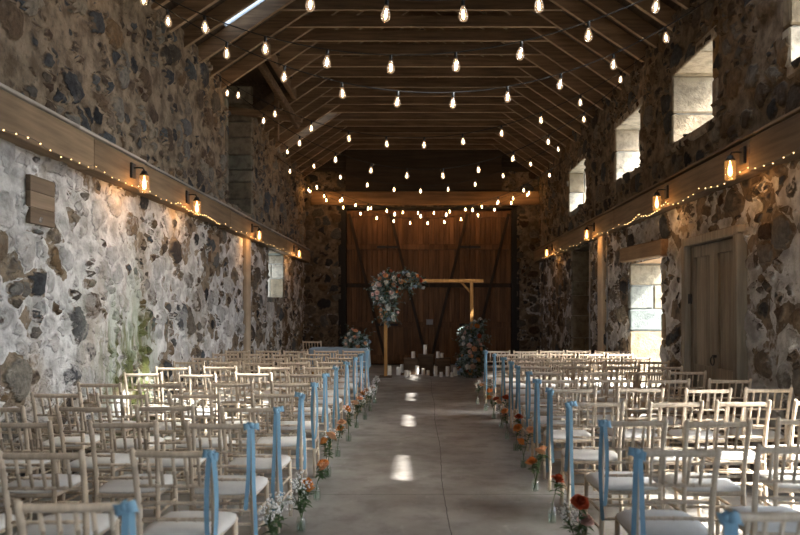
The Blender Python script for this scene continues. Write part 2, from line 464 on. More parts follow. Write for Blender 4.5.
# ================================================================== mesh builder
class MB:
    def __init__(self):
        self.v, self.f, self.mi, self.sm = [], [], [], []

    def add(self, vs, fs, mi=0, smooth=False):
        k = len(self.v)
        self.v += [tuple(x) for x in vs]
        self.f += [tuple(i + k for i in f) for f in fs]
        self.mi += [mi] * len(fs)
        self.sm += [smooth] * len(fs)
        return self

    def box(self, c, s, mat=None, bev=0.0, mi=0, taper=None):
        """box centred at c, full sizes s, chamfered by bev; mat = 3x3/4x4 rotation about c"""
        hx, hy, hz = (x / 2 for x in s)
        b = min(bev, hx * 0.9, hy * 0.9, hz * 0.9)
        c = Vector(c)
        if b <= 0:
            vs = [Vector((x, y, z)) for x in (-hx, hx) for y in (-hy, hy) for z in (-hz, hz)]
            fs = [(0, 1, 3, 2), (4, 6, 7, 5), (0, 4, 5, 1), (2, 3, 7, 6), (0, 2, 6, 4), (1, 5, 7, 3)]
        else:
            vs, idx = [], {}
            for sx in (-1, 1):
                for sy in (-1, 1):
                    for sz in (-1, 1):
                        for a in range(3):
                            p = [sx * (hx - b), sy * (hy - b), sz * (hz - b)]
                            p[a] += (sx, sy, sz)[a] * b
                            idx[(sx, sy, sz, a)] = len(vs)
                            vs.append(Vector(p))
            fs = []
            for a in range(3):
                o1, o2 = [(1, 2), (2, 0), (0, 1)][a]
                for s_ in (-1, 1):
                    q = []
                    for u, w in ((-1, -1), (1, -1), (1, 1), (-1, 1)):
                        k = [0, 0, 0]
                        k[a] = s_; k[o1] = u; k[o2] = w
                        q.append(idx[(*k, a)])
                    fs.append(tuple(q) if s_ > 0 else tuple(reversed(q)))
                for u in (-1, 1):
                    for w in (-1, 1):
                        k1 = [0, 0, 0]; k2 = [0, 0, 0]
                        k1[o1] = k2[o1] = u; k1[o2] = k2[o2] = w
                        k1[a] = -1; k2[a] = 1
                        q = [idx[(*k1, o1)], idx[(*k2, o1)], idx[(*k2, o2)], idx[(*k1, o2)]]
                        fs.append(tuple(q) if u * w < 0 else tuple(reversed(q)))
            for sx in (-1, 1):
                for sy in (-1, 1):
                    for sz in (-1, 1):
                        q = [idx[(sx, sy, sz, a)] for a in range(3)]
                        fs.append(tuple(q) if sx * sy * sz > 0 else tuple(reversed(q)))
        if mat is not None:
            vs = [mat @ p for p in vs]
        return self.add([c + p for p in vs], fs, mi)

    def bar(self, a, b, w, h, up=(0, 0, 1), bev=0.0, mi=0):
        """rectangular bar from a to b, width w across, height h along up"""
        a, b = Vector(a), Vector(b)
        d = b - a
        L = d.length
        x = d.normalized()
        u = Vector(up)
        y = u.cross(x).normalized()
        z = x.cross(y)
        m = Matrix((x, y, z)).transposed()
        return self.box((a + b) / 2, (L, w, h), m, bev, mi)

    def tube(self, pts, rad, n=8, mi=0, cap=True):
        pts = [Vector(p) for p in pts]
        if not hasattr(rad, '__len__'):
            rad = [rad] * len(pts)
        vs, fs = [], []
        prev = None
        for i, p in enumerate(pts):
            t = (pts[min(i + 1, len(pts) - 1)] - pts[max(i - 1, 0)]).normalized()
            if prev is None:
                ref = Vector((0, 0, 1)) if abs(t.z) < 0.9 else Vector((1, 0, 0))
                u = t.cross(ref).normalized()
            else:
                u = (prev - t * prev.dot(t)).normalized()
            prev = u
            w = t.cross(u)
            for j in range(n):
                a = 2 * PI * j / n
                vs.append(p + (u * math.cos(a) + w * math.sin(a)) * rad[i])
        for i in range(len(pts) - 1):
            for j in range(n):
                k = (j + 1) % n
                fs.append((i * n + j, i * n + k, (i + 1) * n + k, (i + 1) * n + j))
        self.add(vs, fs, mi, True)
        if cap:
            m = len(vs)
            k = len(self.v) - m
            self.f += [tuple(k + j for j in reversed(range(n))), tuple(k + m - n + j for j in range(n))]
            self.mi += [mi, mi]
            self.sm += [False, False]
        return self

    def lathe(self, prof, c=(0, 0, 0), n=14, mi=0, smooth=True):
        vs, fs = [], []
        for r, z in prof:
            for j in range(n):
                a = 2 * PI * j / n
                vs.append((c[0] + r * math.cos(a), c[1] + r * math.sin(a), c[2] + z))
        for i in range(len(prof) - 1):
            for j in range(n):
                k = (j + 1) % n
                fs.append((i * n + j, i * n + k, (i + 1) * n + k, (i + 1) * n + j))
        fs.append(tuple(reversed(range(n))))
        fs.append(tuple((len(prof) - 1) * n + j for j in range(n)))
        return self.add(vs, fs, mi, smooth)

    def ball(self, c, r, n=8, m=6, mi=0, sz=1.0):
        prof = [(max(1e-4, r * math.sin(PI * i / m)), -r * sz * math.cos(PI * i / m)) for i in range(m + 1)]
        return self.lathe(prof, c, n, mi)

    def grid(self, fn, nu, nv, mi=0, smooth=True, flip=False):
        vs = [fn(i / nu, j / nv) for i in range(nu + 1) for j in range(nv + 1)]
        fs = []
        for i in range(nu):
            for j in range(nv):
                a = i * (nv + 1) + j
                q = (a, a + nv + 1, a + nv + 2, a + 1)
                fs.append(tuple(reversed(q)) if flip else q)
        return self.add(vs, fs, mi, smooth)

    def mesh(self, name, mats):
        me = bpy.data.meshes.new(name)
        me.from_pydata(self.v, [], self.f)
        for m in (mats if isinstance(mats, (list, tuple)) else [mats]):
            me.materials.append(M[m] if isinstance(m, str) else m)
        me.polygons.foreach_set('material_index', self.mi)
        me.polygons.foreach_set('use_smooth', self.sm)
        me.update()
        return me

    def build(self, name, mats, parent=None, loc=None):
        o = bpy.data.objects.new(name, self.mesh(name, mats))
        COL.objects.link(o)
        if parent:
            o.parent = parent
        if loc:
            o.location = loc
        return o


def tag(o, label, cat, group=None):
    o['label'] = label
    o['category'] = cat
    if group:
        o['group'] = group
    return o


def thing(name, label, cat, loc=(0, 0, 0), rz=0.0, group=None):
    o = bpy.data.objects.new(name, None)
    o.empty_display_size = 0.1
    COL.objects.link(o)
    o.location = loc
    o.rotation_euler = (0, 0, rz)
    return tag(o, label, cat, group)


def struct(o):
    o['kind'] = 'structure'
    return o


def part(name, me, parent, loc=(0, 0, 0), rot=(0, 0, 0)):
    o = bpy.data.objects.new(name, me)
    COL.objects.link(o)
    o.parent = parent
    o.location = loc
    o.rotation_euler = rot
    return o


def copy_tree(o, parent=None):
    c = o.copy()
    COL.objects.link(c)
    c.parent = parent
    for ch in o.children:
        copy_tree(ch, c)
    return c


ORD = ['first', 'second', 'third', 'fourth', 'fifth', 'sixth', 'seventh', 'eighth', 'ninth', 'tenth', 'eleventh', 'twelfth',
       'thirteenth', 'fourteenth', 'fifteenth', 'sixteenth', 'seventeenth', 'eighteenth', 'nineteenth', 'twentieth']


# ================================================================== room shell
def cuts(a, b, step, extra):
    s = {round(a, 4), round(b, 4)} | {round(e, 4) for e in extra if a < e < b}
    s = sorted(s)
    out = []
    for p, q in zip(s, s[1:]):
        k = max(1, int(math.ceil((q - p) / step)))
        out += [p + (q - p) * i / k for i in range(k)]
    return out + [s[-1]]


def holed(mb, us, vs, holes, fn, flip=False, mi=0):
    """grid over us x vs, faces inside a hole (u0,u1,v0,v1) left out"""
    nv = len(vs)
    k = len(mb.v)
    mb.v += [fn(u, v) for u in us for v in vs]
    for i in range(len(us) - 1):
        for j in range(nv - 1):
            cu, cv = (us[i] + us[i + 1]) / 2, (vs[j] + vs[j + 1]) / 2
            if any(h[0] < cu < h[1] and h[2] < cv < h[3] for h in holes):
                continue
            a = k + i * nv + j
            q = (a, a + nv, a + nv + 1, a + 1)
            mb.f.append(tuple(reversed(q)) if flip else q)
            mb.mi.append(mi)
            mb.sm.append(True)


def side_wall(name, sx, holes, mat, dense_from=4.5):
    mb = MB()
    ue = [e for h in holes for e in h[:2]]
    ve = [e for h in holes for e in h[2:]]
    us = cuts(YF - TH, dense_from, 0.2, ue)[:-1] + cuts(dense_from, 12, 0.042, ue)[:-1] + cuts(12, YB + TH, 0.06, ue)
    vs = cuts(-0.1, 5.62, 0.045, ve)
    # chunk for the vertex counts: one continuous grid
    holed(mb, us, vs, holes, lambda u, v: (sx * XW, u, v), flip=(sx > 0))
    uo = cuts(YF - TH, YB + TH, 50, ue)
    vo = cuts(-0.1, 5.62, 50, ve)
    holed(mb, uo, vo, holes, lambda u, v: (sx * (XW + TH), u, v), flip=(sx < 0), mi=1)
    return struct(mb.build(name, [mat, 'gravel']))


holes_r = [(a, b, CZ0, CZ1) for a, b in CLER] + [ENTRY, DOORWAY, NICHE, DOOR2]
holes_r = [(a, b, z0 if z0 else -1, z1) for a, b, z0, z1 in holes_r]
holes_l = [WINL, DORM]
side_wall('wall_right', 1, holes_r, 'wall_r')
side_wall('wall_left', -1, holes_l, 'wall_l')

mb = MB()
bh = [(-2.35, 2.75, -1, 4.6)]
holed(mb, cuts(-XW - TH, XW + TH, 0.06, [-2.35, 2.75]), cuts(-0.1, 5.62, 0.06, [4.6]), bh, lambda u, v: (u, YB, v))
holed(mb, cuts(-XW - TH, XW + TH, 50, [-2.35, 2.75]), cuts(-0.1, 5.62, 50, [4.6]), bh, lambda u, v: (u, YB + TH, v), mi=1, flip=True)
struct(mb.build('wall_back', ['wall_b', 'gravel']))
mb = MB()
fh = [(REAR[0], REAR[1], -1, REAR[3])]
holed(mb, cuts(-XW - TH, XW + TH, 0.3, REAR[:2]), cuts(-0.1, 7.9, 0.3, [REAR[3]]), fh, lambda u, v: (u, YF, v), flip=True)
holed(mb, cuts(-XW - TH, XW + TH, 50, REAR[:2]), cuts(-0.1, 7.9, 50, [REAR[3]]), fh, lambda u, v: (u, YF - TH, v), mi=1)
for x in REAR[:2]:
    mb.add([(x, YF, -0.1), (x, YF - TH, -0.1), (x, YF - TH, REAR[3]), (x, YF, REAR[3])], [(0, 1, 2, 3)], 1)
mb.add([(REAR[0], YF, REAR[3]), (REAR[1], YF, REAR[3]), (REAR[1], YF - TH, REAR[3]), (REAR[0], YF - TH, REAR[3])], [(0, 1, 2, 3)], 1)
struct(mb.build('wall_front', ['grey_plaster', 'gravel']))

mb = MB()
mb.grid(lambda u, v: (-XW - 0.3 + (2 * XW + 0.6) * u, YF - 0.3 + (YB - YF + 1.0) * v, 0.0), 2, 6, flip=False)
struct(mb.build('floor', 'floor'))
# saw-cut joints and a crack, as thin sunken strips lying on the slab
mb = MB()
pts = []
y = -2.5
while y < 19.5:
    pts.append((0.20 + 0.012 * math.sin(y * 1.7) + rnd.uniform(-0.004, 0.004), y))
    y += 0.12
for (xa, ya), (xb, yb) in zip(pts, pts[1:]):
    w = 0.0035
    mb.add([(xa - w, ya, 0.001), (xa + w, ya, 0.001), (xb + w, yb, 0.001), (xb - w, yb, 0.001)], [(0, 1, 2, 3)])
for yy in (6.1, 9.2, 12.3, 15.4):
    mb.add([(-3.3, yy, 0.001), (3.3, yy, 0.001), (3.3, yy + 0.008, 0.001), (-3.3, yy + 0.008, 0.001)], [(0, 1, 2, 3)])
struct(mb.build('trim_floor', 'iron'))
mb = MB()
mb.add([(-90, -90, -0.12), (90, -90, -0.12), (90, 90, -0.12), (-90, 90, -0.12)], [(0, 1, 2, 3)])
struct(mb.build('ground', 'gravel'))


# ------------------------------------------------------------------ dressed-stone reveals of the openings
def course(total, lo, hi, r):
    out, z = [], 0.0
    while total - z > hi:
        s = r.uniform(lo, hi)
        if total - z - s < lo * 0.6:
            s = total - z
        out.append((z, z + s)); z += s
    if total - z > 1e-3:
        out.append((z, total))
    return out


def reveal(name, sx, y0, y1, z0, z1, mat, seed, depth=TH, sill=True, head=True, shut=None):
    r = random.Random(seed)
    mb = MB()
    x_in = XW - 0.005
    for yy, sg in ((y0, -1), (y1, 1)):
        for a, b in course(z1 - z0, 0.26, 0.55, r):
            sp = r.uniform(0.28, 0.42) if r.random() < 0.6 else depth + 0.03
            for c, d in ((0, sp), (sp, depth + 0.03)):
                if d - c < 0.05:
                    continue
                ins = r.uniform(-0.012, 0.012)
                t = 0.14
                mb.box((sx * (x_in + (c + d) / 2), yy + sg * (t / 2 + ins - 0.01), z0 + (a + b) / 2), (d - c - 0.012, t, b - a - 0.014), None, 0.018)
    if head:
        for a, b in course(y1 - y0 + 0.2, 0.4, 0.8, r):
            mb.box((sx * (x_in + depth / 2), y0 - 0.1 + (a + b) / 2, z1 + 0.06), (depth, b - a - 0.012, 0.14), None, 0.015)
    if sill:
        for a, b in course(y1 - y0 + 0.1, 0.4, 0.8, r):
            mb.box((sx * (x_in + depth / 2 + 0.01), y0 - 0.05 + (a + b) / 2, z0 - 0.06 + r.uniform(-0.01, 0.01)), (depth + 0.02, b - a - 0.012, 0.12), None, 0.02)
    # mortar backing
    t = 0.05
    for yy, sg in ((y0, -1), (y1, 1)):
        mb.box((sx * (XW + depth / 2 + 0.02), yy + sg * 0.045, (z0 + z1) / 2), (depth - 0.06, 0.05, z1 - z0 + 0.2), None, 0, 1)
    return struct(mb.build(name, [mat, 'grey_plaster']))


k = 1
for i, (a, b) in enumerate(CLER):
    reveal('window_%d' % k, 1, a, b, CZ0, CZ1, 'ashlar', 50 + i)
    k += 1
reveal('window_%d' % k, -1, WINL[0], WINL[1], WINL[2], WINL[3], 'ashlar', 71); k += 1
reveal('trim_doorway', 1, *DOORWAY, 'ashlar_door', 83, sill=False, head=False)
reveal('trim_entry', 1, *ENTRY, 'ashlar', 84, sill=False)
nr = reveal('trim_niche', 1, *NICHE, 'ashlar_dim', 85, depth=0.4, sill=False)
mb = MB()
for a, b in course(NICHE[3], 0.25, 0.4, rnd):
    for c, d in course(NICHE[1] - NICHE[0], 0.35, 0.6, rnd):
        mb.box((XW + 0.46, NICHE[0] + (c + d) / 2, (a + b) / 2), (0.14, d - c - 0.012, b - a - 0.012), None, 0.015)
mb.box((XW + 0.50, (NICHE[0] + NICHE[1]) / 2, NICHE[3] / 2), (0.06, NICHE[1] - NICHE[0] + 0.2, NICHE[3] + 0.2), None, 0, 1)
struct(mb.build('trim_niche_back', ['ashlar_dim', 'grey_plaster']))
# rough timber lintel over the doorway, proud of the wall
mb = MB()
mb.box((XW - 0.01, 10.72, 2.50), (0.16, 2.0, 0.24), Matrix.Rotation(0.02, 3, 'X'), 0.02)
mb.box((XW + 0.36, 10.70, 2.43), (0.60, 1.7, 0.12), None, 0.01)
struct(mb.build('trim_lintel', 'lintel'))
# plaster strips and render patches beside the openings
mb = MB(); mb.box((-XW + 0.02, 13.5, 1.5), (0.09, 0.30, 3.06), None, 0.02)
struct(mb.build('trim_pilaster_left', 'plaster'))
mb = MB(); mb.box((XW - 0.02, 13.15, 1.5), (0.09, 0.34, 3.0), None, 0.02)
struct(mb.build('trim_pilaster_right', 'plaster'))

# dormer recess in the left wall
y0, y1, z0, z1 = DORM
mb = MB()
r = random.Random(9)
for yy, sg in ((y0, -1), (y1, 1)):
    for a, b in course(2.6, 0.24, 0.40, r):
        mb.box((-XW - 0.33, yy + sg * 0.07, z0 + (a + b) / 2), (0.66, 0.16, b - a - 0.014), None, 0.02)
mb.box((-XW - 0.33, (y0 + y1) / 2, z0 - 0.05), (0.66, y1 - y0 + 0.2, 0.1), None, 0.02)
struct(mb.build('trim_recess', 'ashlar_dim'))
mb = MB()
for i in range(14):
    yy = y0 - 0.15 + (y1 - y0 + 0.3) * (i + 0.5) / 14
    mb.box((-XW - 0.70, yy, (z0 + 6.6) / 2), (0.03, 0.135, 6.6 - z0), None, 0.004)
mb.box((-XW - 0.74, (y0 + y1) / 2, (z0 + 6.6) / 2), (0.03, y1 - y0 + 0.5, 6.6 - z0 + 0.2))
struct(mb.build('trim_recess_boards', 'sark'))


# ------------------------------------------------------------------ roof
P = 0.62
KMIN, KMAX = -5, 32
RY = lambda k: 0.2 + P * k
LIGHT_R = [(10, 1.9, 3.15), (9, 2.0, 3.05)]
LIGHT_L = [(16, 2.2, 3.0), (26, 2.2, 3.0)]
zs = lambda x: zroof(x) + 0.25
mb = MB()
for sx, lights in ((-1, LIGHT_L), (1, LIGHT_R)):
    hs = [(RY(q) + 0.04, RY(q + 1) - 0.04, a, b) for q, a, b in lights]
    if sx < 0:
        hs.append((DORM[0] - 0.02, DORM[1] + 0.02, 2.62, 9))
    ys = cuts(YF - TH - 0.2, YB + TH + 0.2, 5, [e for h in hs for e in h[:2]])
    xs = cuts(0, XW + TH + 0.3, 0.132, [e for h in hs for e in h[2:]])
    # boards: every strip of the slope is a board of its own
    for xa, xb in zip(xs, xs[1:]):
        for ya, yb in zip(ys, ys[1:]):
            if any(h[0] < (ya + yb) / 2 < h[1] and h[2] < (xa + xb) / 2 < h[3] for h in hs):
                continue
            g = 0.003
            mb.add([(sx * xa, ya, zs(xa)), (sx * (xb - g), ya, zs(xb - g)), (sx * (xb - g), yb, zs(xb - g)), (sx * xa, yb, zs(xa))], [(0, 1, 2, 3)])
            mb.add([(sx * xa, ya, zs(xa) + 0.03), (sx * xb, ya, zs(xb) + 0.03), (sx * xb, yb, zs(xb) + 0.03), (sx * xa, yb, zs(xa) + 0.03)], [(0, 1, 2, 3)])
# dormer roof over the recess, running out flat from the slope
zt = zs(2.62)
mb.box((-3.5, (DORM[0] + DORM[1]) / 2, zt), (1.9, DORM[1] - DORM[0] + 0.3, 0.05))
for yy in (DORM[0] - 0.08, DORM[1] + 0.08):
    mb.add([(-2.6, yy, zs(2.6)), (-4.3, yy, zs(2.6)), (-4.3, yy, zs(4.3)), ], [(0, 1, 2)])
struct(mb.build('ceiling', 'sark'))
for sx, lights in ((-1, LIGHT_L), (1, LIGHT_R)):
    for q, a, b in lights:
        ya, yb = RY(q) + 0.02, RY(q + 1) - 0.02
        mb = MB()
        n = 12
        mb.grid(lambda u, v: (sx * (a - 0.03 + (b - a + 0.06) * u), ya + (yb - ya) * v, zs(a - 0.03 + (b - a + 0.06) * u) + 0.012 + 0.008 * math.sin(v * 2 * PI * 6)), 1, 48)
        struct(mb.build('window_%d' % k, 'rooflight' if sx > 0 else 'rooflight_dull')); k += 1


def raf_mesh(sx, x0, x1):
    mb = MB()
    a, b = Vector((sx * x0, 0, zroof(x0) + 0.115)), Vector((sx * x1, 0, zroof(x1) + 0.115))
    mb.bar(a, b, 0.062, 0.23, (0, 0, 1), 0.006)
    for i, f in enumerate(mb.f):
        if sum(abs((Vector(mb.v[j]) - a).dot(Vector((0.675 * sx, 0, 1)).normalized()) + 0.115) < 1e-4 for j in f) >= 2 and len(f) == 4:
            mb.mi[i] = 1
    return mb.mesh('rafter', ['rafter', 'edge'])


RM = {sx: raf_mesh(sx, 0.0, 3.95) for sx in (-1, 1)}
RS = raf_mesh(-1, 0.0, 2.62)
mb = MB()
mb.box((0, 0.07, 6.33), (4.75, 0.055, 0.19), None, 0.006)
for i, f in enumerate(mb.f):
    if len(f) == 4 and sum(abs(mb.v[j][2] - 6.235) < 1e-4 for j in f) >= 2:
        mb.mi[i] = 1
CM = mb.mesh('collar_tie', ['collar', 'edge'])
for q in range(KMIN, KMAX + 1):
    yy = RY(q)
    root = bpy.data.objects.new('roof_truss', None)
    COL.objects.link(root)
    root.location = (0, yy, 0)
    struct(root)
    cut_l = DORM[0] - 0.05 < yy < DORM[1] + 0.05
    for sx in (-1, 1):
        o = part('rafter', RS if (cut_l and sx < 0) else RM[sx], root, (0, rnd.uniform(-0.02, 0.02), 0), (0, 0, rnd.uniform(-0.004, 0.004)))
    part('collar_tie', CM, root, (rnd.uniform(-0.05, 0.05), 0, rnd.uniform(-0.012, 0.012)))
# trimmer and props framing the dormer gap
mb = MB()
mb.bar((-2.63, DORM[0] - 0.5, zroof(2.63) + 0.10), (-2.63, DORM[1] + 0.5, zroof(2.63) + 0.10), 0.09, 0.2, (0, 0, 1), 0.01)
mb.bar((-2.45, DORM[1] - 0.1, 5.25), (-3.0, DORM[0] + 0.35, 6.2), 0.09, 0.15, (0, 0, 1), 0.01)
mb.bar((-2.35, DORM[1] - 0.25, 5.35), (-3.95, DORM[1] - 0.25, 5.55), 0.09, 0.14, (0, 0, 1), 0.01)
mb.bar((-2.9, DORM[1] - 0.02, 5.0), (-2.9, DORM[1] - 0.02, 6.0), 0.08, 0.12, (0, 1, 0), 0.01)
struct(mb.build('trim_dormer', 'rafter'))

# back gable: boarding between the collars and the header
mb = MB()
z = 5.06
while z < 7.9:
    hw = max(0.05, (7.9 - z) / 0.675)
    hw = min(hw, XW + 0.1)
    mb.box((0, YB + 0.06, z + 0.088), (hw * 2, 0.04, 0.17), None, 0.004)
    z += 0.176
mb.box((0, YB + 0.11, 6.45), (8.0, 0.03, 3.5))
struct(mb.build('trim_gable', 'gable'))
mb = MB()
mb.box((0.05, YB - 0.03, 5.05 + 0.60), (4.52, 0.06, 1.2), None, 0.01)
struct(mb.build('trim_gable_panel', 'gable'))
mb = MB()
mb.box((0.1, YB - 0.06, 4.84), (6.6, 0.12, 0.40), None, 0.015)
struct(mb.build('trim_header', 'header'))

# ------------------------------------------------------------------ wall beams (lean on the step of the walls)
for sx, nm, mt in ((-1, 'trim_beam_left', 'beam'), (1, 'trim_beam_right', 'beam_r')):
    mb = MB()
    yy = YF + 0.1
    for i in range(5):
        ya, yb = yy, min(yy + 4.9, YB - 0.05)
        mb.box((sx * (XW - 0.075), (ya + yb) / 2, 3.14 + rnd.uniform(-0.01, 0.01)), (0.19, yb - ya - 0.006, 0.32), None, 0.008)
        yy = yb
        if yy >= YB - 0.1:
            break
    struct(mb.build(nm, mt))
    mb = MB()
    yy = YF + 0.1
    while yy < YB - 0.3:
        L = rnd.uniform(1.6, 2.8)
        yb = min(yy + L, YB - 0.05)
        mb.box((sx * (XW - 0.06), (yy + yb) / 2, 3.325 + rnd.uniform(-0.008, 0.008)), (0.20, yb - yy - 0.01, 0.035), Matrix.Rotation(sx * 0.25, 3, 'Y'), 0.006)
        yy = yb
    struct(mb.build(nm.replace('beam', 'ledge'), 'ledge' if sx < 0 else 'beam_r'))

# ------------------------------------------------------------------ back barn doors: four boarded leaves in a black frame
door = bpy.data.objects.new('door_1', None)
COL.objects.link(door)
door.location = (0.2, YB + 0.16, 0)
struct(door)
mb = MB()
for x in (-2.52, 2.52):
    mb.box((x, 0, 2.32), (0.22, 0.3, 4.66), None, 0.01)
mb.box((0, 0, 4.60), (5.1, 0.3, 0.12), None, 0.01)
mb.box((0, 0.14, 2.3), (5.2, 0.03, 4.7))
mb.build('frame', 'black_frame', door)
LW = 1.195
for i in range(4):
    xc = (i - 1.5) * (LW + 0.008)
    mb = MB()
    nb = 8
    for j in range(nb):
        mb.box((xc - LW / 2 + LW * (j + 0.5) / nb, 0.03, 2.28), (LW / nb - 0.008, 0.04, 4.46), None, 0.006)
    mb.box((xc, 0.07, 2.28), (LW + 0.007, 0.03, 4.50))
    leaf = mb.build('leaf', 'barn', door)
    for zz in (0.22, 1.18, 2.33, 3.45, 4.40):
        mb = MB()
        mb.box((xc, -0.01, zz), (LW - 0.01, 0.04, 0.16 if zz != 2.33 else 0.12), None, 0.006)
        mb.build('rail', 'barn' if zz != 2.33 else 'brace', leaf)
    s_ = 1 if i < 2 else -1
    mb = MB()
    mb.bar((xc - s_ * LW * 0.44, -0.035, 4.42), (xc + s_ * LW * 0.44, -0.035, 0.2), 0.03, 0.085, (1, 0, 0), 0.004)
    mb.build('brace', 'brace', leaf)
    if i in (0, 2):
        for zz in (1.18, 3.45):
            mb = MB()
            mb.box((xc + LW / 2, -0.045, zz), (0.62, 0.012, 0.07), None, 0.003)
            mb.lathe([(0.016, -0.06), (0.016, 0.06)], (xc + LW / 2, -0.055, zz), 8)
            mb.build('hinge', 'iron', leaf)
    if i == 2:
        mb = MB()
        mb.box((xc - LW / 2 + 0.02, -0.05, 1.26), (0.2, 0.05, 0.16), None, 0.01)
        mb.build('lock', 'grey_metal', leaf)

# ------------------------------------------------------------------ panelled double door in the right wall
d2 = bpy.data.objects.new('door_2', None)
COL.objects.link(d2)
y0, y1, _, zt = DOOR2
d2.location = (XW, (y0 + y1) / 2, 0)
struct(d2)
W = y1 - y0
mb = MB()
for s_ in (-1, 1):
    mb.box((-0.01, s_ * (W / 2 + 0.01), zt / 2), (0.16, 0.10, zt), None, 0.008)
mb.box((-0.01, 0, zt + 0.02), (0.16, W + 0.12, 0.10), None, 0.008)
mb.build('frame', 'door2', d2)
for s_ in (-1, 1):
    lw = W / 2 - 0.045
    yc = s_ * (lw / 2 + 0.003)
    zb, zh = 0.02, zt - 0.04
    mb = MB()
    for u in (-1, 1):
        mb.box((0.02, yc + u * (lw / 2 - 0.055), (zb + zh) / 2), (0.05, 0.11, zh - zb), None, 0.006)
    for za, zb2 in ((0.02, 0.22), (0.80, 0.94), (zh - 0.14, zh)):
        mb.box((0.02, yc, (za + zb2) / 2), (0.05, lw - 0.2, zb2 - za), None, 0.006)
    leaf = mb.build('leaf', 'door2', d2)
    for za, zb2 in ((0.22, 0.80), (0.94, zh - 0.14)):
        mb = MB()
        n = 4
        for j in range(n):
            mb.box((0.035, yc - (lw - 0.2) / 2 + (lw - 0.2) * (j + 0.5) / n, (za + zb2) / 2), (0.02, (lw - 0.2) / n - 0.004, zb2 - za), None, 0.003)
        mb.build('panel', 'door2', leaf)
    for zz in (0.55, 1.75):
        mb = MB()
        mb.lathe([(0.014, -0.06), (0.014, 0.06)], (-0.03, s_ * (W / 2 - 0.03), zz), 8)
        mb.box((-0.012, s_ * (W / 2 - 0.03), zz), (0.012, 0.10, 0.12))
        mb.build('hinge', 'iron', leaf)
    if s_ < 0:
        mb = MB()
        ring = [(-0.045 , yc + lw / 2 - 0.06 + 0.05 * math.sin(t * 2 * PI / 12), 1.02 + 0.05 * math.cos(t * 2 * PI / 12)) for t in range(13)]
        mb.tube(ring, 0.008, 6)
        mb.lathe([(0.03, 0), (0.03, 0.03)], (-0.02, yc + lw / 2 - 0.06, 1.06), 8)
        mb.build('ring_handle', 'iron', leaf)
mb = MB(); mb.box((0.10, 0, zt / 2), (0.05, W + 0.2, zt + 0.1)); mb.build('backing', 'black_frame', d2)

# ================================================================== wooden hatch boards on the left wall
for yy, zz, w, h, lab in ((6.22, 2.57, 0.40, 0.42, 'square brown wooden board on the limewashed wall nearest the camera'),
                          (11.4, 2.6, 0.46, 0.44, 'smaller looking brown wooden board farther along the limewashed wall')):
    mb = MB()
    n = 3
    for j in range(n):
        mb.box((-XW + 0.012, yy, zz - h / 2 + h * (j + 0.5) / n), (0.045, w, h / n - 0.002), None, 0.004)
    tag(mb.build('wall_board', 'hatch'), lab, 'board')


# thin conduit pipes on the right wall
for yy, lab in ((12.72, 'thin pale pipe running down the wall between the doorway and the plaster strip'), (14.05, 'thin pale pipe running down the wall beside the dark niche')):
    mb = MB()
    mb.tube([(XW - 0.035, yy, 0.02), (XW - 0.035, yy, 2.94)], 0.013, 8)
    for zz in (0.6, 1.6, 2.6):
        mb.box((XW - 0.01, yy, zz), (0.05, 0.05, 0.03), None, 0.004)
    tag(mb.build('pipe', 'grey_metal'), lab, 'pipe')

# ================================================================== lamps on the wall beams
def lamp(sx, y, label, power=1.0):
    root = thing('wall_lamp', label, 'lamp', (sx * (XW - 0.17), y, 3.16), 0, 'glass lanterns along the wall beams')
    d = -sx
    mb = MB(); mb.box((d * 0.012, 0, 0), (0.03, 0.10, 0.17), None, 0.006)
    mb.build('back_plate', 'iron', root)
    mb = MB(); mb.tube([(d * 0.02, 0, 0.03), (d * 0.08, 0, 0.035), (d * 0.125, 0, 0.03), (d * 0.14, 0, 0.0), (d * 0.14, 0, -0.02)], 0.009, 8)
    mb.build('arm', 'iron', root)
    mb = MB(); mb.lathe([(0.012, 0), (0.03, -0.005), (0.036, -0.03), (0.05, -0.045), (0.05, -0.055), (0.0, -0.055)], (d * 0.14, 0, 0.0), 14)
    mb.build('cap', 'iron', root)
    mb = MB(); mb.lathe([(0.048, -0.055), (0.052, -0.07), (0.052, -0.235), (0.046, -0.245)], (d * 0.14, 0, 0), 16)
    mb.build('glass_shade', 'lamp_glass', root)
    mb = MB(); mb.lathe([(0.006, -0.055), (0.010, -0.085), (0.019, -0.125), (0.023, -0.165), (0.018, -0.195), (0.003, -0.21)], (d * 0.14, 0, 0), 12)
    mb.build('bulb', 'lamp_core', root)
    ld = bpy.data.lights.new('lamp_glow', 'POINT')
    ld.energy = 2.6 * power
    ld.color = (1.0, 0.50, 0.17)
    ld.shadow_soft_size = 0.035
    lo = bpy.data.objects.new('lamp_glow', ld)
    COL.objects.link(lo)
    lo.parent = root
    lo.location = (d * 0.14, 0, -0.225)


for i, y in enumerate((7.79, 9.61, 13.29, 17.61)):
    lamp(-1, y, 'lit glass lantern on the limewashed wall beam, %s of four from the camera' % ORD[i], 1.0)
for i, y in enumerate((7.02, 9.21, 13.13, 17.34)):
    lamp(1, y, 'lit glass lantern on the beam below the high windows, %s of four from camera' % ORD[i], 0.8)

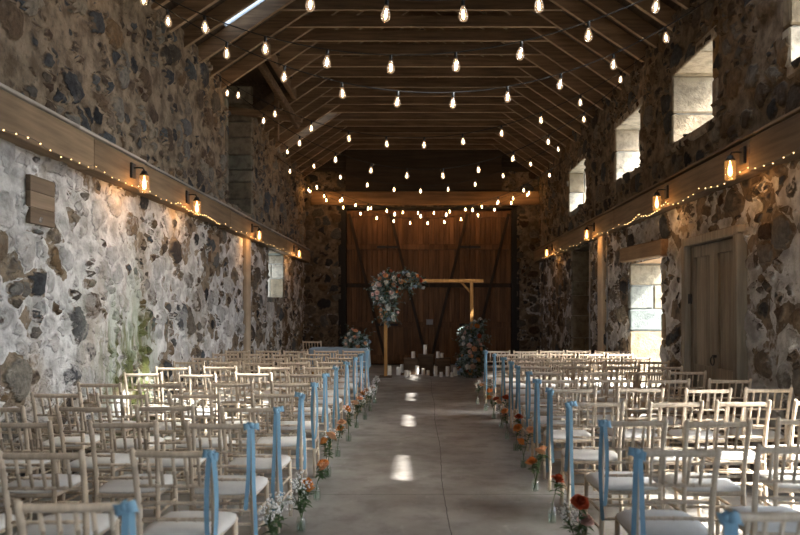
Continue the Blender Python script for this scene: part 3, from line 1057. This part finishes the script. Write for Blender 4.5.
# ================================================================== festoon strings
mb = MB()
mb.lathe([(0.014, -0.050), (0.019, -0.066), (0.031, -0.098), (0.037, -0.124), (0.036, -0.142), (0.025, -0.163), (0.004, -0.174)], (0, 0, 0), 12)
mb.lathe([(0.002, -0.076), (0.008, -0.095), (0.011, -0.12), (0.008, -0.142), (0.002, -0.15)], (0, 0, 0), 8, 1)
BULB = mb.mesh('bulb', ['bulb_glass', 'filament'])
BULB_W = BULB.copy()
BULB_W.materials[1] = M['filament_warm']
mb = MB()
mb.lathe([(0.010, 0.006), (0.016, 0.0), (0.016, -0.045), (0.013, -0.058)], (0, 0, 0), 10)
SOCK = mb.mesh('socket', 'cable')


def festoon(y, dy, zc, k, x0, step, label, xl=-3.39, xr=3.39, bulb=BULB, cup=None):
    root = thing('festoon_lights', label, 'string lights', (0, y, zc), 0, 'festoon strings across the barn')
    f = lambda x: (x, dy * x / 3.3, k * x * x)
    mb = MB()
    mb.tube([f(xl + (xr - xl) * i / 40) for i in range(41)], 0.006, 5)
    mb.build('cable', 'cable', root)
    n = 0
    x = x0
    while x - step > xl + 0.08:
        x -= step
    while x < xr - 0.08:
        b = part('bulb', bulb, root, Vector(f(x)) - Vector((0, 0, 0.004)), (rnd.uniform(-0.1, 0.1), rnd.uniform(-0.1, 0.1), rnd.uniform(0, 6)))
        part('socket', SOCK, b)
        x += step
        n += 1
    return root


festoon(5.40, 0.10, 4.00, 0.11, -0.27, 0.585, 'festoon of clear bulbs nearest the camera, crossing below the rafters')
festoon(6.50, -0.35, 3.98, 0.105, -0.29, 0.60, 'festoon of clear bulbs, second crossing from the camera')
festoon(7.60, 0.35, 3.97, 0.11, -0.26, 0.60, 'festoon of clear bulbs, third crossing from the camera')
festoon(11.0, -0.35, 4.32, 0.10, -0.566, 0.60, 'festoon of clear bulbs, fourth crossing from the camera')
festoon(11.8, 0.10, 3.98, 0.13, -0.25, 0.60, 'festoon of clear bulbs, fifth crossing from the camera')
festoon(15.5, -0.2, 4.36, 0.10, 0.58, 0.60, 'festoon of clear bulbs, sixth crossing from the camera')
festoon(16.2, 0.15, 3.90, 0.11, -0.03, 0.60, 'festoon of clear bulbs, lowest crossing before the barn doors')
festoon(20.0, 0.0, 4.50, 0.062, -0.1, 0.45, 'amber festoon swagged along the board above the barn doors', -3.39, 3.39, BULB_W)
festoon(19.6, 0.0, 4.16, 0.09, 0.15, 0.47, 'amber festoon hanging lower in front of the barn doors', -3.39, 3.39, BULB_W)

# fairy lights along the wall beams
mb = MB(); mb.ball((0, 0, 0), 0.0062, 6, 4)
FAIRY = mb.mesh('fairy_light', 'fairy')
for sx, lab in ((-1, 'thin string of fairy lights under the beam of the limewashed wall'), (1, 'thin string of fairy lights under the beam above the panelled door')):
    root = thing('fairy_lights', lab, 'string lights', (sx * (XW - 0.185), 0, 2.99), 0)
    pts = []
    y = 5.0
    i = 0
    while y < 18.6:
        ph = (y % 1.15) / 1.15
        sag = (0.05 if sx < 0 else 0.075) * (1 - (2 * ph - 1) ** 2)
        pts.append((-sx * (0.01 + rnd.uniform(0, 0.012)), y, 0.035 - sag + rnd.uniform(-0.012, 0.012)))
        y += 0.085 if y < 11 else 0.34
    mb = MB(); mb.tube(pts, 0.0022, 4)
    mb.build('wire', 'cable', root)
    lit = [p for j, p in enumerate(pts) if j % 2 == 0 or p[1] > 9][:99]
    for p in lit:
        part('fairy_light', FAIRY, root, (p[0] - sx * 0.006, p[1], p[2] - 0.006))


# ================================================================== chairs
def turned(a, b, r, rings=(), bulge=0.0, n=8):
    """straight turned stick from a to b with raised bamboo rings"""
    a, b = Vector(a), Vector(b)
    ts = [(0, r), (1, r)]
    for t in rings:
        ts += [(t - 0.018, r), (t - 0.008, r * 1.28), (t + 0.008, r * 1.28), (t + 0.018, r)]
    ts.sort()
    return [a.lerp(b, t) for t, _ in ts], [q for _, q in ts]


def stick(mb, a, b, r, rings=(), n=8):
    p, q = turned(a, b, r, rings)
    mb.tube(p, q, n)
    return mb


def make_chair():
    me = {}
    ch = thing('chair', 'x', 'chair')
    # rear posts, one piece from floor to crest
    for s in (-1, 1):
        pts = [(s * .200, -.225, 0), (s * .195, -.205, .2), (s * .190, -.190, .44), (s * .192, -.198, .60), (s * .196, -.225, .76), (s * .200, -.262, .905), (s * .2005, -.266, .922)]
        out, rad = [], []
        for i, (p, q) in enumerate(zip(pts, pts[1:])):
            out += [p, tuple(Vector(p).lerp(Vector(q), .46)), tuple(Vector(p).lerp(Vector(q), .5)), tuple(Vector(p).lerp(Vector(q), .54))] if i in (0, 2, 4) else [p]
            rad += [.0150, .0152, .0190, .0152] if i in (0, 2, 4) else [.0155]
        out.append(pts[-1]); rad.append(.010)
        mb = MB(); mb.tube(out, rad, 9)
        mb.build('leg', 'chair', ch)
        mb = MB(); stick(mb, (s * .197, .190, 0), (s * .188, .178, .435), .0150, (.3, .62), 9)
        mb.build('leg', 'chair', ch)
    # seat frame
    mb = MB()
    mb.box((0, -.002, .438), (.405, .405, .034), None, .012)
    mb.build('seat', 'chair', ch)

    def cush(u, v, top):
        x, y = 2 * u - 1, 2 * v - 1
        sx = x * math.sqrt(max(0, 1 - .22 * y * y)); sy = y * math.sqrt(max(0, 1 - .22 * x * x))
        e = max(0.0, 1 - max(abs(x), abs(y)) ** 5)
        z = .453 + (.034 * e + .010 * (1 - x * x) * (1 - y * y) if top else 0)
        if top:
            z = .462 + .030 * e + .010 * (1 - x * x) * (1 - y * y)
        return (sx * .218, sy * .213 + .002, z)
    mb = MB()
    mb.grid(lambda u, v: cush(u, v, True), 12, 12)
    mb.grid(lambda u, v: cush(u, v, False), 12, 12, flip=True)
    n = 13
    edge = [(i, 0) for i in range(12)] + [(12, j) for j in range(12)] + [(12 - i, 12) for i in range(12)] + [(0, 12 - j) for j in range(12)]
    ids = [i * n + j for i, j in edge]
    off = n * n
    for a, b in zip(ids, ids[1:] + ids[:1]):
        mb.f.append((a, off + a, off + b, b)); mb.mi.append(0); mb.sm.append(True)
    mb.build('cushion', 'cushion', ch)
    # back
    mb = MB()
    mb.grid(lambda u, v: (-.197 + .394 * u, -.252 - .012 * math.sin(PI * u) + .011 * math.cos(2 * PI * v), .890 + .017 * math.sin(2 * PI * v)), 8, 8, flip=True)
    mb.build('top_rail', 'chair', ch)
    for z, y in ((.720, -.215), (.630, -.200), (.545, -.193)):
        mb = MB(); stick(mb, (-.19, y, z), (.19, y, z), .0095, (.25, .5, .75), 7)
        mb.build('back_rail', 'chair', ch)
    for i in range(5):
        x = -.125 + .0625 * i
        mb = MB(); stick(mb, (x, -.215, .720), (x * 1.02, -.256, .885), .0088, (.5,), 7)
        mb.build('spindle', 'chair', ch)
    for a, b in (((-.193, .182, .29), (.193, .182, .29)), ((-.196, -.208, .27), (.196, -.208, .27)), ((-.192, -.2, .355), (.192, -.2, .355)),
                 ((-.196, -.209, .2), (-.194, .186, .2)), ((.196, -.209, .2), (.194, .186, .2)),
                 ((-.194, -.2, .31), (-.191, .182, .31)), ((.194, -.2, .31), (.191, .182, .31))):
        mb = MB(); stick(mb, a, b, .0090, (.33, .66), 7)
        mb.build('stretcher', 'chair', ch)
    return ch


CHAIR = make_chair()
used = False
L_D = [2.56, 3.50, 4.34, 5.04, 5.88, 6.72, 7.68, 8.60, 9.45, 10.3, 11.15, 12.0]
L_X = [-1.08, -1.04, -1.05, -1.03, -1.035, -1.05, -1.06, -1.04, -1.02, -.99, -.97, -.95]
R_D = [2.45, 3.52, 4.45, 5.33, 6.22, 7.05, 7.95, 8.72, 9.5, 10.3, 11.15, 12.0]
R_X = [1.05, 1.09, 1.14, 1.14, 1.15, 1.17, 1.20, 1.20, 1.21, 1.20, 1.16, 1.10]
aisle = []
for side, DD, XX in ((-1, L_D, L_X), (1, R_D, R_X)):
    sd = 'left' if side < 0 else 'right'
    for rI, (d, xe) in enumerate(zip(DD, XX)):
        jl = random.Random(100 * rI + side)
        nc = 4 if rI < 8 else 5
        pitch = ((2.92 if nc == 4 else 2.955) - abs(xe)) / (nc - 1) - .02 * (nc == 4)
        for c in range(nc):
            x = xe + side * (0.20 + pitch * c)
            if c:
                x += jl.uniform(-.055, .055) if nc == 4 else jl.uniform(-.003, .003)
            y = d + .25 + (jl.uniform(-.09, .09) if c else 0)
            if abs(x) > XW - .245:
                x = side * (XW - .245)
            # leave out what the frame cannot show
            if x - .21 > (378 / 700) * (y - .1) + .12 or x + .21 < -(422 / 700) * (y - .1) - .12:
                continue
            o = CHAIR if not used else copy_tree(CHAIR)
            used = True
            o.location = (x, y, 0)
            o.rotation_euler = (0, 0, math.radians(max(-8, min(8, jl.gauss(0, (3.5 if c else 2.5) if nc == 4 else .3)))))
            if c == 0:
                lab = 'pale wooden aisle chair with white cushion, %s row from camera, %s of aisle' % (ORD[rI], sd)
            else:
                lab = 'pale wooden chair %s of the aisle, %s row from camera, %s from aisle' % (sd, ORD[rI], ORD[c])
            o['label'] = lab
            o['group'] = 'ceremony chairs %s of the aisle' % sd
            if c == 0:
                aisle.append((side, rI, x, y, o.rotation_euler.z))


# ================================================================== blue ribbons tied to the aisle chairs
def ribbon_meshes(seed):
    r = random.Random(seed)
    W = .0125
    mb = MB()   # knot and two loops
    for s in (-1, 1):
        L = r.uniform(.030, .044)
        def loop(u, v, s=s, L=L):
            a = 2 * PI * u
            return (s * (L * .55 - L * .55 * math.cos(a)), .017 * math.sin(a) - .020, (v - .5) * (.022 + .012 * (1 - math.cos(a))) + .004 * math.sin(2 * a) - .006 * (1 - math.cos(a)) * (1 if s > 0 else .2))
        mb.grid(loop, 14, 2)
    mb.ball((0, -.022, 0), .019, 8, 6, 0, 1.15)
    bow = mb.mesh('bow', 'ribbon')
    mb = MB()   # band round the post
    mb.grid(lambda u, v: (.0215 * math.cos(2 * PI * u), .0215 * math.sin(2 * PI * u) + .012, (v - .5) * .03), 14, 2)
    band = mb.mesh('band', 'ribbon')
    tails = []
    for s in (-1, 1):
        ln = r.uniform(.50, .80)
        ph = r.uniform(0, 6)
        tw = r.uniform(-.5, .5)
        mb = MB()
        def tail(u, v, s=s, ln=ln, ph=ph, tw=tw):
            a = tw * math.sin(2.2 * u + ph) + .25 * s
            o = (v - .5) * 2 * W
            x = s * .009 + .009 * s * math.sin(min(1, u * 3) * PI / 2) + .012 * math.sin(4 * u + ph) * u
            return (x + o * math.cos(a), -.03 - .01 * math.sin(4 * u + ph) + o * math.sin(a) - .008 * s, -.004 - ln * u + (.012 if abs(v - .5) > .4 and u > .99 else 0))
        mb.grid(tail, 22, 2)
        tails.append(mb.mesh('tail', 'ribbon'))
    return bow, band, tails


RIB = [ribbon_meshes(s) for s in range(4)]
for side, rI, x, y, rz in aisle:
    bow, band, tails = RIB[(rI * 3 + (side > 0)) % 4]
    off = Matrix.Rotation(rz, 3, 'Z') @ Vector((-side * .200, -.258, 0))
    sd = 'left' if side < 0 else 'right'
    root = thing('ribbon', 'dusty blue ribbon tied to the aisle chair %s of the aisle, %s row from camera' % (sd, ORD[rI]), 'ribbon',
                 (x + off.x, y + off.y - .016, .900), -side * .35, 'blue ribbons on the aisle chairs')
    part('bow', bow, root, (0, 0, 0), (0, (rI * 1.7 % 1 - .5) * .7, (rI * 2.3 % 1 - .5) * 1.2))
    part('band', band, root)
    for t in tails:
        part('tail', t, root)


# ================================================================== flowers
def rose(mb, r, n=15, mi=0, seed=0):
    rr = random.Random(seed)
    for i in range(n):
        t = i / (n - 1)
        ang = i * 2.399
        rad = r * (.12 + .88 * t)
        hgt = r * (.95 - .55 * t)
        lean = .15 + 1.0 * t
        w = r * (.45 + .40 * t)
        ca, sa = math.cos(ang), math.sin(ang)

        def f(u, v, ca=ca, sa=sa, rad=rad, hgt=hgt, lean=lean, w=w, t=t):
            s = 2 * u - 1
            prof = math.sin(min(1, v * 1.05) * PI * .62 + .1)
            ww = w * (.25 + .85 * math.sin(PI * (.12 + .62 * v)))
            out = rad * (.15 + .85 * v ** .8) + .18 * r * t * v ** 3 - .18 * w * s * s
            up = hgt * (v ** .9) * 1.25 - .22 * r * t * v ** 3 - r * .2
            lx, ly = out, s * ww
            return (lx * ca - ly * sa, lx * sa + ly * ca, up)
        mb.grid(f, 4, 4, mi)
    mb.ball((0, 0, -r * .1), r * .32, 7, 5, mi)
    return mb


def leaf(mb, base, dirv, L, W, mi=0, up=(0, 0, 1), droop=.25):
    d = Vector(dirv).normalized()
    s = d.cross(Vector(up))
    if s.length < 1e-3:
        s = d.cross(Vector((1, 0, 0)))
    s.normalize()
    n = s.cross(d)
    base = Vector(base)

    def f(u, v):
        a = 2 * u - 1
        w = W * math.sin(PI * (.04 + .96 * v) ** .8) if v < 1 else 0
        return base + d * (L * v) + s * (a * w * .5) + n * (abs(a) * w * .18 - droop * L * v * v)
    mb.grid(f, 2, 4, mi)


ROSE = {}
for cname in ('peach', 'orange', 'rust', 'blush', 'white', 'bluefl'):
    mb = MB(); rose(mb, 1.0, 15, 0)
    ROSE[cname] = mb.mesh('rose', cname)


def gyp_mesh(seed, n=60, r=.085):
    g = random.Random(seed)
    mb = MB()
    for i in range(n):
        p = Vector((g.gauss(0, 1), g.gauss(0, 1), g.gauss(0, .7))).normalized() * r * g.uniform(.45, 1)
        mb.ball(p, g.uniform(.005, .009), 5, 3)
        if i % 3 == 0:
            mb.tube([(0, 0, -r * .9), tuple(p * .55 + Vector((0, 0, -r * .25))), tuple(p)], .0012, 3, 1)
    return mb.mesh('baby_breath', ['white', 'stem'])


GYP = [gyp_mesh(1), gyp_mesh(2)]


def bottle_meshes(v):
    prof = [[(.026, 0), (.031, .004), (.031, .085), (.026, .105), (.014, .125), (.013, .150), (.016, .153)],
            [(.030, 0), (.036, .005), (.037, .075), (.030, .092), (.026, .096), (.027, .108)]][v]
    mb = MB(); mb.lathe(prof, (0, 0, 0), 14)
    mb.f.pop(); mb.mi.pop(); mb.sm.pop()          # open mouth
    g = mb.mesh('glass', 'clear_glass')
    mb = MB(); mb.lathe([(.022, .005), (.028, .008), (.0285, .07), (.0275, .072)], (0, 0, 0), 12)
    return g, mb.mesh('water', 'water'), prof[-1][1]


BOT = [bottle_meshes(0), bottle_meshes(1)]
# per aisle chair: the blooms standing in the bottle
MIX = {-1: [('white', 'g'), ('g', 'white', 'g'), ('g', 'g', 'white'), ('g', 'orange', 'orange', 'g'), ('orange', 'peach'), ('peach', 'orange', 'g'),
            ('peach', 'orange'), ('orange', 'g'), ('peach', 'peach', 'g'), ('g', 'orange'), ('g', 'peach', 'g'), ('g', 'orange')],
       1: [('rust', 'blush'), ('rust', 'blush', 'g'), ('rust', 'blush', 'g'), ('rust',), ('peach', 'peach', 'orange'), ('peach', 'orange'),
           ('rust', 'orange'), ('orange', 'blush'), ('rust', 'peach'), ('orange', 'rust'), ('g', 'orange'), ('orange', 'g')]}
CN = {'peach': 'peach', 'orange': 'orange', 'rust': 'rust red', 'blush': 'blush pink', 'white': 'white', 'g': 'white'}
for side, rI, x, y, rz in aisle:
    g = random.Random(rI * 7 + side)
    sd = 'left' if side < 0 else 'right'
    v = (rI + (side > 0)) % 2
    bx, by = x - side * (.20 + .125 + g.uniform(0, .03)), y - .22 + g.uniform(-.08, .06)
    gl, wa, top = BOT[v]
    root = thing('flower_bottle', 'clear glass bottle on the floor %s of the aisle, by the %s chair row' % (sd, ORD[rI]), 'bottle', (bx, by, 0), 0, 'glass bottles along the aisle')
    part('glass', gl, root)
    part('water', wa, root)
    blooms = MIX[side][rI]
    cols = []
    for b in blooms:
        if CN[b] not in cols:
            cols.append(CN[b])
    pos = thing('posy', '%s flowers in bottle %s of the aisle, %s row from camera' % (' and '.join(cols[:2]), sd, ORD[rI]), 'flowers', (bx, by, 0), 0, 'posies along the aisle')
    fol = MB()
    for i, b in enumerate(blooms):
        a = g.uniform(0, 6.28)
        sp = .018 + .030 * (len(blooms) > 1) + g.uniform(0, .025)
        hx, hy, hz = sp * math.cos(a + i * 2.2), sp * math.sin(a + i * 2.2), g.uniform(.29, .40) - .035 * i
        mb = MB(); mb.tube([(-hx * .25, -hy * .25, .012), (hx * .1, hy * .1, top), (hx * .7, hy * .7, hz * .8), (hx, hy, hz)], .0028, 5)
        st = mb.build('stem', 'stem', pos)
        if b == 'g':
            part('baby_breath', GYP[i % 2], pos, (hx, hy, hz + .05), (0, 0, g.uniform(0, 6)))
        else:
            q = part(('rose'), ROSE[b], pos, (hx, hy, hz + .012), (-.9 * hy / .06 * .5 + .35, .9 * hx / .06 * .5, g.uniform(0, 6)))
            q.scale = (g.uniform(.041, .052),) * 3
        for j in range(13):
            t = g.uniform(.35, .99)
            z = top + (hz - top) * t
            b_ang = g.uniform(0, 6.28)
            leaf(fol, (hx * t, hy * t, z), (math.cos(b_ang), math.sin(b_ang), g.uniform(-.2, .7)), g.uniform(.05, .085), g.uniform(.022, .036), 0)
    fol.build('foliage', 'leaf', pos)

# ================================================================== wedding arch
arch = thing('wedding_arch', 'plain honey-coloured timber arch standing before the barn doors', 'arch', (0.16, 16.8, 0))
for x in (-1.03, 1.03):
    mb = MB(); mb.box((x, 0, 1.15), (.075, .075, 2.26), None, .006)
    mb.build('post', 'arch', arch)
    mb = MB(); mb.box((x, 0, .015), (.30, .34, .03), None, .005)
    mb.build('base_plate', 'crate', arch)
mb = MB(); mb.box((0, 0, 2.31), (2.62, .075, .08), None, .006)
mb.build('crossbeam', 'arch', arch)
for s in (-1, 1):
    mb = MB(); mb.bar((s * 1.02, 0, 2.02), (s * .78, 0, 2.28), .05, .05, (0, 1, 0), .005)
    mb.build('brace', 'arch', arch)


def arrangement(name, label, blobs, nfl, nleaf, loc, seed, rsize=(.04, .062), pal=None, group=None):
    """blobs: (x,y,z, rx,ry,rz) ellipsoids of foliage studded with roses"""
    g = random.Random(seed)
    root = thing(name, label, 'flowers', loc, 0, group)
    vol = [b[3] * b[4] * b[5] for b in blobs]

    def pick(shell):
        b = g.choices(blobs, vol)[0]
        while True:
            p = Vector((g.uniform(-1, 1), g.uniform(-1, 1), g.uniform(-1, 1)))
            if .05 < p.length <= 1:
                break
        if shell:
            p = p.normalized() * g.uniform(.80, 1.0)
        n = p.normalized()
        return Vector((b[0] + p.x * b[3], b[1] + p.y * b[4], b[2] + p.z * b[5])), n
    mb = MB()
    for i in range(nleaf):
        p, n = pick(i % 3 > 0)
        d = n + Vector((g.gauss(0, .5), g.gauss(0, .5), g.gauss(.1, .5)))
        m = g.choices((0, 1, 2), (2, 6, 4))[0]
        leaf(mb, p - n * .03, d, g.uniform(.07, .13), g.uniform(.03, .055), m, (g.gauss(0, 1), g.gauss(0, 1), 1))
    mb.build('foliage', ['leaf', 'euca', 'euca_dark'], root)
    mb = MB()
    for i in range(nleaf // 26):
        p, n = pick(True)
        n = (n + Vector((0, 0, g.uniform(-.3, .5)))).normalized()
        L = g.uniform(.14, .26)
        mb.tube([p - n * .08, p + n * L * .5, p + n * L + Vector((0, 0, -.03))], .003, 4, 0)
        for j in range(7):
            q = p + n * (L * (j + 1) / 7)
            d = n * .5 + Vector((g.gauss(0, 1), g.gauss(0, 1), g.gauss(0, 1)))
            leaf(mb, q, d, g.uniform(.05, .08), g.uniform(.025, .04), 1 + j % 2)
    mb.build('sprig', ['stem', 'euca', 'euca_dark'], root)
    pal = pal or (('peach', 3), ('blush', 4), ('white', 6), ('orange', 1), ('rust', 1), ('bluefl', 2))
    got = []
    tries = 0
    while len(got) < nfl and tries < 3000:
        tries += 1
        p, n = pick(True)
        if n.y > .35:
            continue
        r = g.uniform(*rsize)
        if any((p - q).length < (r + s) * .85 for q, s in got):
            continue
        got.append((p, r))
        c = g.choices([a for a, _ in pal], [b for _, b in pal])[0]
        o = part('rose', ROSE[c], root, p + n * .015, Vector(n + Vector((0, -.25, .1))).to_track_quat('Z', 'Y').to_euler())
        o.scale = (r, r, r)
    return root


arrangement('flower_arrangement', 'large floral spray of roses and eucalyptus over the arch corner', [
    (-.98, -.05, 2.20, .30, .26, .34), (-1.12, -.05, 2.02, .27, .24, .32), (-.55, -.03, 2.32, .36, .20, .22), (-.96, -.06, 1.66, .22, .20, .34), (-.22, -.02, 2.28, .20, .13, .13),
    (-.95, -.05, 1.40, .12, .12, .18)],
    62, 1500, (0.16, 16.8, 0), 5)
arrangement('flower_arrangement', 'tall floral column of roses at the foot of the arch post', [
    (1.02, -.08, .30, .34, .26, .32), (1.04, -.08, .70, .29, .24, .34), (1.10, -.07, 1.05, .25, .2, .28), (.90, -.06, 1.02, .18, .16, .2), (1.24, -.07, 1.22, .12, .12, .16)],
    56, 1500, (0.16, 16.8, 0), 8, pal=(('blush', 4), ('white', 4), ('peach', 2), ('bluefl', 4), ('rust', 1), ('orange', 1)))

# ================================================================== signing table on the left, its chair and flowers
tb = thing('table', 'small table under pale blue linen at the end of the chairs', 'table', (-1.76, 15.0, 0))
mb = MB()
mb.box((0, 0, .785), (1.20, .60, .03), None, .006)
mb.build('table_top', 'arch', tb)
for sx in (-1, 1):
    for sy in (-1, 1):
        mb = MB(); mb.box((sx * .54, sy * .25, .385), (.05, .05, .77), None, .004)
        mb.build('leg', 'arch', tb)
cl = MB()
hw, hd = .615, .315
def drape(u, v):
    a = 2 * PI * u
    c, s = math.cos(a), math.sin(a)
    m = max(abs(c), abs(s))
    x, y = c / m, s / m
    if v < .5:
        t = v * 2
        return (x * hw * t, y * hd * t, .803)
    t = (v - .5) * 2
    w = .012 * math.sin(a * 17) * t + .02 * t
    return (x * (hw + w), y * (hd + w), .803 - .42 * t)
cl.grid(drape, 160, 8, flip=True)
tag(cl.build('tablecloth', 'cloth', None, (-1.76, 15.0, 0)), 'pale blue linen cloth draped over the small table', 'tablecloth')
arrangement('flower_arrangement', 'low posy of pale and orange roses on the blue table', [(0, 0, .13, .27, .18, .13), (-.05, 0, .25, .13, .12, .12)],
            20, 420, (-1.40, 14.95, .80), 12, (.035, .05))
tag(copy_tree(CHAIR), 'pale wooden chair standing alone behind the blue table', 'chair')
o = [q for q in bpy.data.objects if q.get('label') == 'pale wooden chair standing alone behind the blue table'][0]
o.location = (-2.46, 15.9, 0)
o.rotation_euler = (0, 0, 0)
del o['group']

# ================================================================== crates and candles under the arch
crates = [(-.27, 17.55, .36, .34, .40, 'low'), (.10, 17.72, .38, .36, .48, 'tall'), (.52, 17.55, .38, .34, .40, 'wide')]
CL = ['dark wooden crate by the arch carrying one candle, nearest the floral spray', 'tallest dark wooden crate in the middle behind the candles', 'dark wooden crate under two candles, beside the floral column']
for (x, y, w, d, h, _), lab in zip(crates, CL):
    ct = thing('crate', lab, 'crate', (x, y, 0), rnd.uniform(-.1, .1), 'crates under the arch')
    for sx, nm in ((-1, 'side'), (1, 'side')):
        mb = MB()
        for j in range(3):
            mb.box((sx * (w / 2 - .009), 0, h * (j + .5) / 3), (.018, d, h / 3 - .008), None, .003)
        mb.build(nm, 'crate', ct)
    for sy in (-1, 1):
        mb = MB()
        for j in range(3):
            mb.box((0, sy * (d / 2 - .009), h * (j + .5) / 3), (w - .038, .018, h / 3 - .008), None, .003)
        mb.build('side', 'crate', ct)
    mb = MB()
    for j in range(3):
        mb.box((0, -d / 2 + d * (j + .5) / 3, h - .002), (w, d / 3 - .006, .018), None, .003)
    mb.build('lid', 'crate', ct)


def candle_mesh(r, h):
    mb = MB(); mb.lathe([(r, 0), (r * 1.02, .004), (r, h * .5), (r, h - .006), (r * .92, h), (r * .5, h - .008), (r * .1, h - .009)], (0, 0, 0), 14)
    a = mb.mesh('wax', 'wax')
    mb = MB(); mb.tube([(0, 0, h - .012), (.002, 0, h + .004), (.005, 0, h + .014)], .002, 5)
    w = mb.mesh('wick', 'wick')
    return a, w


CM_ = {s: candle_mesh(*s) for s in ((.045, .16), (.045, .24), (.038, .12), (.055, .20))}
SZ = [(.045, .16), (.045, .24), (.038, .12), (.055, .20)]


def candle(x, y, z, s, label):
    root = thing('candle', label, 'candle', (x, y, z), 0, 'pillar candles under the arch')
    part('wax', CM_[SZ[s]][0], root)
    part('wick', CM_[SZ[s]][1], root)


candle(-.22, 17.50, .411, 0, 'white pillar candle on the crate nearest the floral spray')
candle(.08, 17.68, .491, 1, 'tall white pillar candle on the tallest middle crate, topmost of all')
candle(.40, 17.48, .411, 0, 'white pillar candle on the crate beside the floral column, nearer the middle')
candle(.50, 17.58, .411, 2, 'short white candle on the crate beside the floral column, nearer the flowers')
floor_c = [(-.79, 17.1, 1), (-.58, 17.30, 3), (-.50, 17.62, 1), (-.38, 16.85, 0), (-.31, 17.12, 2), (-.12, 17.22, 1), (.03, 17.36, 0), (.15, 17.30, 2),
           (.33, 17.05, 1), (.46, 16.82, 2), (.62, 17.0, 1), (.82, 17.15, 3), (.72, 16.80, 2)]
floor_c.sort()
for i, (x, y, s) in enumerate(floor_c):
    desc = {0: 'white', 1: 'tall white', 2: 'short white', 3: 'thick white'}[s]
    candle(x, y, 0.0, s, '%s pillar candle on the floor under the arch, %s from the floral spray side' % (desc, ORD[i]))
for i, (x, y) in enumerate(((-.47, 17.28), (.24, 17.05), (.52, 17.28))):
    mb = MB(); mb.lathe([(.05, 0), (.055, .03), (.048, .055), (.04, .058), (.035, .03)], (0, 0, 0), 12)
    lab = ['dark round candle bowl on the floor beneath the nearest crate to the spray', 'dark round candle bowl on the floor before the middle crate', 'dark round candle bowl on the floor before the crate by the floral column'][i]
    tag(mb.build('candle_bowl', 'crate', None, (x, y, 0)), lab, 'bowl', 'candle bowls')
